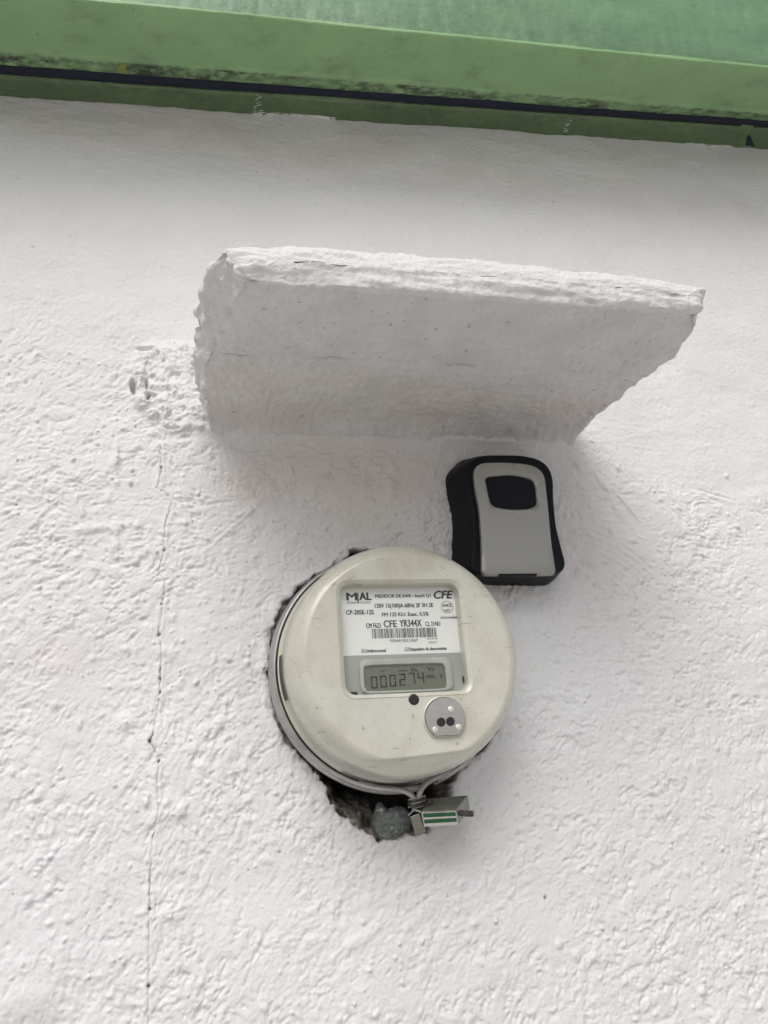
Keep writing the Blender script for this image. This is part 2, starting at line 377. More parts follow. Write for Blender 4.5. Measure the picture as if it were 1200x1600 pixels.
# far from the photographed part the grid is coarse: fade relief that it cannot carry
fx = sstep(-.22, -.16, GX)*sstep(.76, .69, GX)*sstep(1.30, 1.335, GZ)*sstep(2.22, 2.18, GZ)
h = np.where(fx < 1, h*fx, h)
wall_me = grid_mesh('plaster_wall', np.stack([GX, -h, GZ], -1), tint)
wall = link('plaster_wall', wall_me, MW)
wall['label'] = 'rough white painted plaster wall with a thin vertical crack, filling the picture'; wall['category'] = 'wall'
def wall_h(x, z):
    return h[np.clip(np.searchsorted(Z, z), 0, len(Z)-1), np.clip(np.searchsorted(X, x), 0, len(X)-1)]

# ---- green beam overhead
def green_mat(name, a, b, mould=False):
    N = NB(name); f = N.noise(14, 6, .6, (1, 1, 2.2)); col = N.ramp(f, .3, .72, c4(*a), c4(*b))
    tn = N.n('ShaderNodeVertexColor', layer_name='tint'); sep = N.n('ShaderNodeSeparateColor'); N.l(tn.outputs[0], sep.inputs[0])
    g = N.noise(150, 4, .6, (.8, 1, 1.0)); 
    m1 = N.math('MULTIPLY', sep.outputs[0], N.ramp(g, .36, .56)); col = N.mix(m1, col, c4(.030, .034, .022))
    col = N.mix(sep.outputs[1], col, c4(.74, .74, .70)); col = N.mix(sep.outputs[2], col, c4(.24, .26, .04))
    col = N.mix(N.math('MULTIPLY', N.ramp(N.noise(38, 6, .7, (.6, 1, 1.5)), .52, .70), .35), col, c4(.06, .10, .06)); sp = N.ramp(N.noise(230, 3, .6), .66, .70); col = N.mix(N.math('MULTIPLY', sp, .35), col, c4(.04, .05, .03))
    N.col(col); N.rough(N.ramp(N.noise(30, 4), .3, .7, c4(.30, .30, .30), c4(.48, .48, .48))); N.b.inputs['Specular IOR Level'].default_value = .5
    b1 = N.bump(N.noise(110, 6, .65, (1, 1, 1.6)), .5, .0016); N.bump(N.noise(700, 3, .6), .25, .0004, b1)
    return N.m
MG1 = green_mat('green_gloss_paint', (.195, .345, .152), (.255, .415, .195))
MG2 = green_mat('blue_green_gloss_paint', (.110, .225, .108), (.150, .280, .145))
MG3 = green_mat('shaded_green_paint', (.090, .150, .060), (.125, .195, .085))  # darker copy of the green, underside shade put into the colour
XB = np.arange(-.55, 1.15, .0018)
def line_z(h_, y0, y1):
    a = at(0, y0, h_); b = at(1200, y1, h_); return a[2]+(XB-a[0])*(b[2]-a[2])/(b[0]-a[0])
def sweep(name, prof, mat, parent, tintf=None, amp=.0005, seed=0, res=.0020):
    """prof: list of (h, z-array) corners, subdivided along the profile"""
    rows = []; par = []
    for i in range(len(prof)-1):
        (h0, z0), (h1, z1) = prof[i], prof[i+1]; L = math.hypot(h1-h0, float(np.mean(z1-z0))); n = max(2, int(L/res))
        n = min(n, 60)
        for k in range(n if i < len(prof)-2 else n+1):
            t = k/n; rows.append((h0+(h1-h0)*t, z0+(z1-z0)*t)); par.append(i+t)
    P = np.zeros((len(rows), len(XB), 3)); T = np.zeros_like(P)
    for r, (hh_, zz) in enumerate(rows):
        e = abs(par[r]-round(par[r])); nx = pn(XB*9, np.full_like(XB, par[r]*2.1), seed)*amp*2+fbm(XB*60, np.full_like(XB, r*.11), seed+3, 3)*amp*.5
        P[r, :, 0] = XB; P[r, :, 1] = -(hh_+nx); P[r, :, 2] = zz+nx*.6
        if tintf: T[r] = tintf(par[r], XB)
    return link(name, grid_mesh(name, P, T), mat, parent)
g0 = at(600, 190, 0)
beam = empty('painted_beam', (0.3, 0, g0[2]), 'green painted beam running across the top of the white wall', 'beam')
z0 = line_z(0, 150, 233); z1 = line_z(.028, 119, 201); zg = line_z(.039, 103, 190); z2 = line_z(.056, 80, 176); z3 = line_z(.112, -12, 107)
def t_strip(p, x):
    p = (p-1)/3 if p > 1 else 0.
    T = np.zeros((len(x), 3)); T[:, 0] = .25+.5*sstep(0, .8, fbm(x*18, x*0+p, 301, 3))*sstep(.3, 1, p)
    a, b = at(395, 170)[0], at(522, 178)[0]; T[:, 1] = ((x > a) & (x < b))*(p < .32)*(pn(x*160, x*0+p*9, 302) > -.05+p*.9-.45*sstep(a, b, x))*1.0
    a2 = at(402, 160)[0]; T[:, 1] += (np.abs(x-a2) < .005)*(p > .35)*(p < .95)*(pn(x*330+p*40, x*0+p*60, 303) > .42)
    a3, b3 = at(1070, 225)[0], at(1145, 232)[0]; T[:, 1] += ((x > a3) & (x < b3))*(p < .16)*(pn(x*120, x*0+p*9, 304) > -.3)
    a4 = at(877, 204)[0]; T[:, 1] += (np.abs(x-a4) < .003)*(p > .3)*(p < .8)*(pn(x*330-p*30, x*0+p*60, 305) > .48); T[:, 1] = np.clip(T[:, 1], 0, 1)
    return T
wob = .0016*pn(XB*14, XB*0, 306)+.0010*pn(XB*60, XB*0, 307)
s_ = sweep('trim_strip', [(-.004, z0+wob), (.000, z0+wob), (.004, z0-.001+wob*.4), (.025, z1-.0005), (.028, z1+.001), (.0285, z1+.016)], MG3, beam, t_strip, .0004, 310, .0008)
def t_board(p, x):
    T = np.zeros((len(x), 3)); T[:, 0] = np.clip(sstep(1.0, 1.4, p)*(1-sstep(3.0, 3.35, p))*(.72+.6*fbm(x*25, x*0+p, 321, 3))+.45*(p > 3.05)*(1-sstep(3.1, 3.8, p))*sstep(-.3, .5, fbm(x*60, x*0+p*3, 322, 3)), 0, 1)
    a = at(197, 110)[0]; T[:, 2] = (np.abs(x-a) < .004+.002*pn(x*300, x*0+p*3, 5))*(p > 1.6)*(p < 2.9)
    return T
db = [(.0385, zg+.004), (.0388, zg+.0015), (.0405, zg), (.0540, z2-.0008), (.0575, z2+.0010), (.1105, z3-.002), (.1128, z3-.0002), (.1128, z3+.0024), (.1110, z3+.0032), (.1105, z3+.006)]
sweep('lower_board', db, MG1, beam, t_board, .0004, 320)
def t_up(p, x):
    T = np.zeros((len(x), 3)); T[:, 0] = .22*(1-sstep(0, .25, p)); return T
sweep('upper_panel', [(.1095, z3+.002), (.1100, z3+.16), (.1100, z3+.42)], MG2, beam, t_up, .0009, 330, .004)
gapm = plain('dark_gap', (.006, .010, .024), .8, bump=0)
sweep('gap_shade_strip', [(.0275, z1+.0022), (.0390, zg+.0022)], gapm, beam, None, .0002, 340, .004)  # added dark strip across the gap, standing in for its shade
# tongue of paint bridging the gap near the right edge and the notch under it
p = at(1170, 200, .042); q = at(1168, 222, .026)
tint_fill = lambda o: set_tint(o.data, np.zeros((len(o.data.vertices), 3)))
o = pyd('paint_tongue', [p+.62*np.array((-.014, -.002, .004)), p+.62*np.array((.010, -.002, .004)), p+.62*np.array((.004, .002, -.004)), p+.62*np.array((-.001, .004, -.012)), p+.62*np.array((-.006, .002, -.004)),
     p+.62*np.array((-.014, .004, .004)), p+.62*np.array((.010, .004, .004)), p+.62*np.array((.004, .006, -.004)), p+.62*np.array((-.001, .006, -.012)), p+.62*np.array((-.006, .006, -.004))],
    [(0, 1, 2, 3, 4), (9, 8, 7, 6, 5), (0, 1, 6, 5), (1, 2, 7, 6), (2, 3, 8, 7), (3, 4, 9, 8), (4, 0, 5, 9)], MG3, beam); tint_fill(o)
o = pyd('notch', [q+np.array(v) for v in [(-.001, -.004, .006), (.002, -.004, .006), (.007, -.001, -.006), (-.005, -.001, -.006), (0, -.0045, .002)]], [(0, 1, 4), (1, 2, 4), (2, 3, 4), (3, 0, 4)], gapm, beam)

# ================================================================== CONCRETE LEDGE
HL = .206
zu = at(620, 690)[2]
nu, nv_, nw = 300, 150, 26
def ledge_pt(u, v, w_):
    hd = v*HL
    # left edge: underside runs square to the wall, the top sticks further out, broken
    xl_b = np.interp(v, [0, .25, .5, .75, 1], [at(331, 672, 0)[0], at(322, 610, HL*.25)[0], at(322, 545, HL*.5)[0], at(360, 482, HL*.75)[0], at(384, 440, HL)[0]])
    xl_t = np.interp(v, [0, .25, .5, .75, 1], [at(325, 640, 0)[0], at(306, 575, HL*.25)[0]+.000, at(303, 520, HL*.5)[0], at(309, 463, HL*.75)[0], at(343, 390, HL)[0]])
    xr_b = np.interp(v, [0, .2, .45, .7, .9, 1], [at(893, 697, 0)[0], at(930, 650, HL*.2)[0], at(985, 600, HL*.45)[0], at(1050, 545, HL*.7)[0], at(1085, 500, HL*.9)[0], at(1094, 488, HL)[0]])
    xr_b = xr_b+.003*sstep(.6, 1, v); xr_t = xr_b+.009*sstep(.7, 1, v)
    xl = xl_b+(xl_t-xl_b)*w_**.8; xr = xr_b+(xr_t-xr_b)*w_
    x = xl+(xr-xl)*u
    zf = np.interp(x, [at(384, 440, HL)[0], at(740, 466, HL)[0], at(1094, 488, HL)[0]], [at(384, 440, HL)[2], at(740, 466, HL)[2], at(1094, 488, HL)[2]])
    zw = zu+.012
    zb = zw+(zf-zw)*v-.016*np.exp(-(np.maximum(v, 0)/.09)**1.3)-.004*np.exp(-((v-.30)/.12)**2)*u
    zt_f = np.interp(x, [at(345, 386, HL)[0], at(560, 387, HL)[0], at(740, 405, HL)[0], at(960, 428, HL)[0], at(1108, 449, HL)[0]], [at(345, 386, HL)[2], at(560, 387, HL)[2], at(740, 405, HL)[2], at(960, 428, HL)[2], at(1108, 449, HL)[2]])
    th_ = zt_f-zf
    z = zb+(th_+(1-v)*.004)*w_
    return np.stack([x, -hd+0*x, z], -1)
def rough3(P, nrm, s, amp):
    x, y, z = P[..., 0], P[..., 1], P[..., 2]
    a = fbm(x*38+z*9, y*38-z*20, s, 4)*.9+fbm(x*38+y*14, z*60+y*9, s+40, 4)*.9
    b = fbm(x*170+z*30, y*170+z*60, s+80, 3)
    return P+nrm*(amp*(a*.0011+b*.00040))[..., None]
def face(us, vs, ws, nrm, s, amp=1.0):
    U, Vq = np.meshgrid(*[q for q in (us, vs, ws) if np.ndim(q) > 0], indexing='ij')
    it = iter((U, Vq)); g = [next(it) if np.ndim(q) > 0 else np.full(U.shape, float(q)) for q in (us, vs, ws)]
    return g
LIN = np.linspace
faces = []
# one shell: the perimeter of each cross-section (bottom, right, top, left), swept from the wall to the front, then the front face
per = [(u, 0.) for u in LIN(0, 1, nu)]+[(1., w_) for w_ in LIN(0, 1, nw)[1:]]+[(u, 1.) for u in LIN(1, 0, nu)[1:]]+[(0., w_) for w_ in LIN(1, 0, nw)[1:-1]]
PU = np.array([p[0] for p in per]); PW = np.array([p[1] for p in per]); VS = LIN(-.06, 1, nv_)
Pl = np.stack([ledge_pt(PU, np.full_like(PU, v), PW) for v in VS])
# front face rings shrinking inwards
cen = ledge_pt(LIN(.0, 1, nu)*0+.5, np.ones(nu), np.full(nu, .5))
rings = []
for t in LIN(0, 1, 14)[1:]:
    w2 = PW+(.5-PW)*t; u2 = PU.copy(); lf = (PU < .02); rt = (PU > .98)
    inset = .045*t; u2 = inset+PU*(1-2*inset)
    q = ledge_pt(u2, np.ones_like(u2), w2); rings.append(q)
rings = np.stack(rings); 
bulge = LIN(0, 1, 14)[1:]; rings[..., 1] -= (.0035*np.sin(bulge*np.pi/2))[:, None]
allp = np.concatenate([Pl, rings], 0)
def normals(P):
    a = np.gradient(P, axis=0); b = np.roll(P, -1, 1)-np.roll(P, 1, 1); n = np.cross(b, a); return n/(np.linalg.norm(n, axis=-1, keepdims=True)+1e-9)
for _ in range(9):                                          # worn, paint-thick edges
    q = (np.roll(allp, 1, 1)+np.roll(allp, -1, 1))*.5; allp[:] = allp*.5+q*.5
    a_ = allp.copy(); allp[1:-2] = a_[1:-2]*.5+(a_[:-3]+a_[2:-1])*.25
nn = normals(allp)
cxyz = allp.mean((0, 1)); 
if (nn[:60, 20:200, 2].mean() > 0): nn = -nn
x, y, z = allp[..., 0], allp[..., 1], allp[..., 2]
vv = np.concatenate([VS, np.ones(13)])[:, None]+0*x; uu = PU[None, :]+0*x; ww = PW[None, :]+0*x
bottom = (ww < .01) & (vv < .99); leftm = (uu < .03); front = np.zeros_like(x, bool); front[nv_:] = True
nf = fbm(x*30, y*26+z*90, 401, 4); ns = fbm(x*160, y*130+z*160, 402, 3); nb = fbm(x*11, y*24, 403, 3); 
amp = np.where(bottom, .0012*nf+.0011*ns+.0014*nb+.00030*np.maximum(fbm(x*240, y*240, 430, 2), -.1), .0013*nf+.0006*ns)
amp = np.where(leftm & ~bottom, .0046*fbm(y*45+x*20, z*70+y*20, 404, 4)+.0026*ns+.0007*np.abs(fbm(y*300, z*300, 416, 2)), amp)
amp = np.where(front, .0016*fbm(x*17, z*95, 405, 4)+.0007*fbm(x*60, z*260, 406, 3)+.0004*np.abs(fbm(x*200, z*300, 407, 2)), amp)
amp += bottom*(.00026*pn(x*26, y*500, 408)-.0010*np.exp(-((vv-.56-.02*pn(x*20, x*0, 409))/.012)**2)*sstep(.1, .6, pn(x*26, x*0, 410)+.35))
# chipped lip along the lower front edge and ragged ends
lip = np.exp(-((vv-1)/.05)**2)*np.exp(-(ww/.2)**2)
amp += lip*(.0022*fbm(x*30, x*0, 411, 4)+.0012*np.abs(pn(x*110, y*60, 412)))
rend = np.exp(-((uu-1)/.012)**2); amp += rend*.0014*fbm(y*55, z*60, 413, 4)
allp = allp+nn*amp[..., None]
allp[..., 0] += (uu > .5)*rend*.0018*fbm(y*40, y*0+ww, 414, 3)
allp[..., 2] += np.where((ww > .9), .0016*fbm(x*28, y*20, 415, 3), 0)
for (u0, v0, r, dd) in [(.0, .97, .012, .004), (.995, .93, .014, .006), (.0, .52, .012, .006), (.62, 1., .008, .002), (.3, 1., .01, .0015)]:
    c0 = ledge_pt(np.array(u0), np.array(v0), np.array(0.)); q = np.linalg.norm(allp-c0, axis=-1)
    allp += nn*(-dd*np.exp(-(q/r)**2))[..., None]
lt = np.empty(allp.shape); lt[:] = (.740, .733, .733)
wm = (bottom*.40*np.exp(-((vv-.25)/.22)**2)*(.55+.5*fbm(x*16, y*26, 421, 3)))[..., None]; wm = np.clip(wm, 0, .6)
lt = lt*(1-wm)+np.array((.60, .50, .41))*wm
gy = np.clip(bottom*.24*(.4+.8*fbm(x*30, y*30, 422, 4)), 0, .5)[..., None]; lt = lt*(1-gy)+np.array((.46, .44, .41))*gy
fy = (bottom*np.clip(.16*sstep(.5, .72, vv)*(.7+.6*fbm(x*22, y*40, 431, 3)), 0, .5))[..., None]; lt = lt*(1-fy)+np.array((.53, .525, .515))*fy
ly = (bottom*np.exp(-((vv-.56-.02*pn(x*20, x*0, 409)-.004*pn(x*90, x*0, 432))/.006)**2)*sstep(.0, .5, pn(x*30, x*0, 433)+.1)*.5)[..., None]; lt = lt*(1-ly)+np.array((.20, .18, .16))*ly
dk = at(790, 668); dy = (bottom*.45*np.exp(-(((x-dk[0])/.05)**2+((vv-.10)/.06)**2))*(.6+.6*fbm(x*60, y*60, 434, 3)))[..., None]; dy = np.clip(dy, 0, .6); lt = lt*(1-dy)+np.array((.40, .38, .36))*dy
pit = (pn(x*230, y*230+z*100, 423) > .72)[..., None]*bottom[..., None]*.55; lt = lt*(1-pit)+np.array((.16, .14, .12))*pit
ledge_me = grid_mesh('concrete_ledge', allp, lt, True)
bm = bmesh.new(); bm.from_mesh(ledge_me); bm.verts.ensure_lookup_table()
lay = bm.verts.layers.float_color.get('tint')
last = [bm.verts[(len(allp)-1)*allp.shape[1]+i] for i in range(allp.shape[1])]
bmesh.ops.remove_doubles(bm, verts=last, dist=.0006)
bmesh.ops.recalc_face_normals(bm, faces=bm.faces); bm.to_mesh(ledge_me); bm.free()
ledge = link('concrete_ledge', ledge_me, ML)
ledge['label'] = 'thick white painted concrete slab ledge jutting from the wall above the meter'; ledge['category'] = 'ledge'

# ================================================================== ELECTRICITY METER
def cream():
    N = NB('aged_cream_plastic'); f = N.noise(16, 6, .6); col = N.ramp(f, .3, .7, c4(.525, .510, .425), c4(.605, .590, .505))
    col = N.mix(N.math('MULTIPLY', N.ramp(N.noise(30, 6, .7, (1, 1, .8, .6)), .48, .66), .40), col, c4(.34, .32, .22))
    col = N.mix(N.math('MULTIPLY', N.ramp(N.noise(8, 3, .5), .45, .7), .45), col, c4(.55, .56, .545))
    sc = N.ramp(N.noise(55, 3, .5, (1, 1, 9, .7)), .69, .705); sc2 = N.ramp(N.noise(40, 3, .5, (1, 1, 12, -.3)), .69, .70)
    col = N.mix(N.math('MULTIPLY', N.math('MAXIMUM', sc, sc2), .38), col, c4(.20, .19, .15))
    sp = N.ramp(N.noise(200, 2, .6), .68, .73); col = N.mix(N.math('MULTIPLY', sp, .5), col, c4(.22, .19, .12))
    N.col(col); N.rough(N.ramp(N.noise(60, 4), .3, .7, c4(.26, .26, .26), c4(.42, .42, .42)))
    N.bump(N.noise(900, 2), .06, .0003); return N.m
MC = cream(); MC.node_tree.nodes['Principled BSDF'].inputs['Coat Weight'].default_value = .6; MC.node_tree.nodes['Principled BSDF'].inputs['Coat Roughness'].default_value = .12
MMet = NB('galvanised_steel'); f = MMet.noise(45, 5, .6, (1, 1, 1)); MMet.col(MMet.ramp(f, .3, .7, c4(.36, .35, .345), c4(.55, .54, .53))); MMet.b.inputs['Metallic'].default_value = .85
MMet.rough(MMet.ramp(MMet.noise(120, 4), .3, .7, c4(.30, .30, .30), c4(.50, .50, .50))); MMet.bump(MMet.noise(300, 4), .2, .0005); MMet = MMet.m
MNick = plain('nickel_plate', (.52, .49, .465), .14, 1.0, .08, 200, .05)
MBlk = plain('black_plastic', (.012, .012, .013), .45, 0, .2, 90, .05)
MSock = plain('socket_grey_metal', (.16, .16, .16), .5, .5, .2, 60, .2)
MPaper = plain('white_printed_plate', (.86, .86, .845), .4, 0, .03, 40, .02)
MGrey = plain('grey_printed_plate', (.37, .38, .36), .35, 0, .05, 40, .02)
MInk = plain('black_ink', (.022, .022, .024), .5, 0, .2, 300, 0)
MInkG = plain('grey_ink', (.16, .16, .16), .5, 0, .2, 300, 0)
MLcd = plain('lcd_glass', (.15, .16, .125), .18, 0, .05, 50, 0)
MSeg = plain('lcd_segment', (.018, .020, .015), .3, 0, .1, 100, 0)
MBez = plain('clear_grey_bezel', (.42, .43, .41), .25, 0, .05, 60, .03)
MRiv = plain('pale_rivet', (.66, .62, .55), .35, .3, .12, 400, .05)
mgl = bpy.data.materials.new('clear_window_plastic'); mgl.use_nodes = True; t_ = mgl.node_tree; t_.nodes.remove(t_.nodes['Principled BSDF'])
tr = t_.nodes.new('ShaderNodeBsdfTransparent'); tr.inputs[0].default_value = (.975, .98, .97, 1); gl = t_.nodes.new('ShaderNodeBsdfGlossy'); gl.inputs['Roughness'].default_value = .12
fr = t_.nodes.new('ShaderNodeFresnel'); fr.inputs[0].default_value = 1.45; mxs = t_.nodes.new('ShaderNodeMixShader')
gq = t_.nodes.new('ShaderNodeNewGeometry'); sb = t_.nodes.new('ShaderNodeMath'); sb.operation = 'SUBTRACT'; sb.use_clamp = True
t_.links.new(fr.outputs[0], sb.inputs[0]); t_.links.new(gq.outputs['Backfacing'], sb.inputs[1]); t_.links.new(sb.outputs[0], mxs.inputs[0]); t_.links.new(tr.outputs[0], mxs.inputs[1]); t_.links.new(gl.outputs[0], mxs.inputs[2]); t_.links.new(mxs.outputs[0], t_.nodes['Material Output'].inputs[0])

MCX, MCZ = .1700, 1.6270                                    # axis of the meter
meter = empty('electricity_meter', (MCX, 0, MCZ), 'round cream plastic electricity meter with digital display set in a hole in the wall', 'electricity meter')
def circ(R, h_, cx=MCX, cz=MCZ, n=288, sq=0.0):
    out = []
    for i in range(n):
        a = 2*math.pi*i/n; out.append(np.array((cx+R*math.cos(a), -h_, cz+R*math.sin(a))))
    return out
RR = .0918
NP = 288
# socket body behind
loops_mesh('socket_body', [circ(.070, -.045), circ(.083, -.040), circ(.085, -.004), circ(.086, .004), circ(.05, .005)], MSock, meter, False, True)
# cover with window opening
HF = .072                                                   # height of the front plane
wl, wr = at(536, 1000, HF)[0], at(726, 1000, HF)[0]
wt, wb = at(625, 911, HF)[2], at(640, 1082, HF)[2]
def rrect(x0, x1, z0_, z1_, r, angs, cx, cz):
    """rounded rectangle met by rays from (cx, cz) at the given angles"""
    out = []
    for a in angs:
        dx, dz = math.cos(a), math.sin(a); lo, hi = 0, .5
        def sdf(px, pz):
            qx = abs(px-(x0+x1)/2)-(x1-x0)/2+r; qz = abs(pz-(z0_+z1_)/2)-(z1_-z0_)/2+r
            return math.hypot(max(qx, 0), max(qz, 0))+min(max(qx, qz), 0)-r
        for _ in range(30):
            m_ = (lo+hi)/2
            if sdf(cx+dx*m_, cz+dz*m_) < 0: lo = m_
            else: hi = m_
        out.append((cx+dx*lo, cz+dz*lo))
    return out
FX, FZ = MCX+.0020, MCZ-.0030                                   # centre of the front disc, a little high as the foot slopes
wcx, wcz = (wl+wr)/2, (wt+wb)/2
ang = [2*math.pi*i/NP for i in range(NP)]
def ray_circle(R, cx, cz):
    out = []
    for a in ang:
        dx, dz = math.cos(a), math.sin(a); ox, oz = wcx-cx, wcz-cz; b = ox*dx+oz*dz; c_ = ox*ox+oz*oz-R*R; t = -b+math.sqrt(b*b-c_); out.append((wcx+dx*t, wcz+dz*t))
    return out
zcut = at(640, 1182, HF)[2]
def fh(x, z, hbase):                                         # foot of the cover slopes back below a crease
    zc = zcut+(x-MCX)*.06
    d = max(0, zc-z); s = .62*d+.0012*min(1, d/.0012)
    return hbase-min(s, .030)
def L2(pts, hb, cut=True): return [np.array((x, -(fh(x, z, hb) if cut else hb), z)) for x, z in pts]
prof = [(.0872, .012, 0), (.0872, .022, 0), (.0852, .024, 0), (.0848, .050, .3), (.0843, .0590, .5), (.0832, .0640, .6), (.0812, .0676, .7), (.0785, .0700, .85), (.0765, .0714, 1), (.0745, HF, 1)]
loops = []
for R, hh_, k in prof:
    cx, cz = MCX+(FX-MCX)*k*.6, MCZ+(FZ-MCZ)*k*.6
    loops.append(L2(ray_circle(R, cx, cz), hh_))
outer = ray_circle(.0745, MCX+(FX-MCX)*.6, MCZ+(FZ-MCZ)*.6); inner = rrect(wl, wr, wb, wt, .0075, ang, wcx, wcz)
inner_o = rrect(wl-.0032, wr+.0032, wb-.0028, wt+.0028, .0095, ang, wcx, wcz)
for t in LIN(0, 1, 64)[1:]:
    loops.append(L2([(a[0]+(b[0]-a[0])*t, a[1]+(b[1]-a[1])*t) for a, b in zip(outer, inner_o)], HF))
loops.append(L2(inner_o, HF+.0004, False)); loops.append(L2(rrect(wl-.0016, wr+.0016, wb-.0014, wt+.0014, .0088, ang, wcx, wcz), HF-.0004, False))
loops.append(L2(inner, HF-.0018, False))
HP = HF-.0105
loops.append(L2(rrect(wl+.0008, wr-.0008, wb+.0008, wt-.0008, .007, ang, wcx, wcz), HP-.003, False))
cov = loops_mesh('cover', loops, MC, meter, sharp=38)
# black slot in the side of the cover, left
sv = []; sf = []
for i in range(13):
    a = rad(174+i*1.85); 
    for (R, hh_) in ((.0866, .0262), (.0858, .0345)): sv.append((MCX+R*math.cos(a), -hh_, MCZ+R*math.sin(a)))
    if i: sf.append((2*i-2, 2*i, 2*i+1, 2*i-1))
pyd('side_slot', sv, sf, MBlk, meter)
# clamp ring with rolled lips, open at the foot
ring_prof = [(.0870, .004), (.0905, .0045), (.0918, .0060), (.0925, .0085), (.0918, .0108), (.0903, .0120), (.0900, .0140), (.0908, .0152), (.0914, .0170), (.0910, .0192), (.0898, .0206), (.0888, .0212), (.0882, .0200)]
gap_a0, gap_a1 = rad(-72), rad(-81)                            # opening of the ring
angs = LIN(gap_a0, gap_a1+2*math.pi, 260)
RP = np.array([[(MCX+R*math.cos(a), -hh_, MCZ+R*math.sin(a)) for R, hh_ in ring_prof] for a in angs])
ring = link('clamp_ring', grid_mesh('clamp_ring', RP), MMet, meter)
RPi = np.array([[(MCX+(R-.0012)*math.cos(a), -hh_, MCZ+(R-.0012)*math.sin(a)) for R, hh_ in ring_prof[1:]] for a in angs])
def mx(px, py, h_): return at(px, py, h_)
tube('ring_end', [mx(560, 1222, .015), mx(592, 1231, .017), mx(622, 1234, .020), mx(640, 1240, .024), mx(648, 1252, .026), mx(648, 1268, .026)], .0022, MMet, meter, 12)
tube('ring_end', [mx(742, 1183, .014), mx(715, 1200, .017), mx(684, 1214, .020), mx(666, 1224, .023), mx(656, 1238, .026), mx(654, 1262, .026)], .0022, MMet, meter, 12)
# label plate and display
plate = pyd('label_plate', [(wl-.002, -HP, wb-.002), (wr+.002, -HP, wb-.002), (wr+.002, -HP, wt+.002), (wl-.002, -HP, wt+.002)], [(0, 1, 2, 3)], MPaper, meter)
zs = at(640, 1022, HP)[2]
pyd('grey_panel', [(wl-.0015, -HP-.0004, wb-.0015), (wr+.0015, -HP-.0004, wb-.0015), (wr+.0015, -HP-.0004, zs), (wl-.0015, -HP-.0004, zs)], [(0, 1, 2, 3)], MGrey, meter)
HT = HP+.00015
SX = lambda px, py, hh_=HT: at(px, py, hh_)
def text(body, x0, x1, yb, hpx, mat=MInk, bold=0.0, shear=0.0, name='printed_text', parent=None, hh_=None, ext=0.0):
    """flat print: body set between photo columns x0..x1 with its baseline at yb, capitals hpx high"""
    hh_ = hh_ or HT
    cu = bpy.data.curves.new('t', 'FONT'); cu.body = body; cu.shear = shear; cu.resolution_u = 3
    to = bpy.data.objects.new('t', cu); C.objects.link(to); dg = bpy.context.evaluated_depsgraph_get()
    me = bpy.data.meshes.new_from_object(to.evaluated_get(dg)); bpy.data.objects.remove(to)
    v = np.zeros(len(me.vertices)*3); me.vertices.foreach_get('co', v); v = v.reshape(-1, 3)
    x, y = v[:, 0], v[:, 1]; a = at(x0, yb, hh_); b = at(x1, yb, hh_); top = at((x0+x1)/2, yb-hpx, hh_); W = b[0]-a[0]; Hh = top[2]-at((x0+x1)/2, yb, hh_)[2]
    zbm = at((x0+x1)/2, yb, hh_)[2]
    nx = a[0]+(x-x.min())/(x.max()-x.min())*W; nz = zbm+y/.71*Hh
    me.vertices.foreach_set('co', np.stack([nx, np.full_like(nx, -hh_), nz], -1).reshape(-1)); me.materials.clear()
    if bold > 0:
        bm = bmesh.new(); bm.from_mesh(me); g0_ = bm.verts[:]+bm.edges[:]+bm.faces[:]
        for k_, (ox_, oz_) in enumerate(((1, 0), (-1, 0), (0, .6), (0, -.6))):
            r_ = bmesh.ops.duplicate(bm, geom=g0_); vv_ = [g for g in r_['geom'] if isinstance(g, bmesh.types.BMVert)]
            bmesh.ops.translate(bm, vec=(ox_*bold*Hh*1.4, -.00001*(k_+1), oz_*bold*Hh*1.4), verts=vv_)
        bm.to_mesh(me); bm.free()
    return link(name, me, mat, parent or plate, False)
text('M', 542, 558, 938, 12, bold=.045); text('|', 558.5, 560.5, 938, 12, MInkG, bold=.02); text('AL', 562, 580, 937.5, 12, bold=.045)
text('METERING SYSTEMS', 542, 579, 943, 3, MInkG, bold=.02)
text('MEDIDOR DE kWh - kvarh Q1', 586.5, 673, 933.5, 5.2, bold=.03)
text('CFE', 678.5, 708, 935, 12, bold=.045, shear=.25)
text('120V 15(100)A 60Hz 2F 3H 2E', 586, 677, 949, 6.5, bold=.03); text('CP-20SE-12S', 541, 584, 960, 7, bold=.03)
text('FM 12S Kh1 Exac. 0.5%', 597, 670, 962.5, 6, bold=.03); text('CM F623', 572.5, 595, 981, 7.5, bold=.022)
text('CFE', 600, 620, 980, 11, bold=.022); text('YR344X', 625, 659, 979, 11, bold=.022); text('CL 21NU', 665, 688, 978, 7, bold=.022)
text('*YR344X F623 21NU*', 609, 653, 1003, 4.5, MInkG, bold=.02); text('HECHO EN', 667, 684, 999, 2.8, MInk); text('MEXICO', 670, 683, 1005, 2.8, MInk)
text('Unidireccional', 572, 603, 1019, 5, bold=.03); text('Dispositivo de desconexion', 640, 698, 1016, 5, bold=.03)
text('AUTOCONTENIDO', 688.5, 718, 966.5, 3.2, bold=.03)
for (px, py) in ((567.5, 1017), (635.5, 1014.5)):
    text('x', px-1.8, px+1.8, py+2, 5); 
    a = at(px-3, py+3, HT); b = at(px+3, py-3, HT); e = .00022; vs = []; fs = []
    for (u0, v0, u1, v1) in ((a[0], a[2], b[0], a[2]+e), (a[0], b[2]-e, b[0], b[2]), (a[0], a[2]+e, a[0]+e, b[2]-e), (b[0]-e, a[2]+e, b[0], b[2]-e)):
        k = len(vs); vs += [(u0, -HT, v0), (u1, -HT, v0), (u1, -HT, v1), (u0, -HT, v1)]; fs.append((k, k+1, k+2, k+3))
    pyd('check_box', vs, fs, MInk, plate)
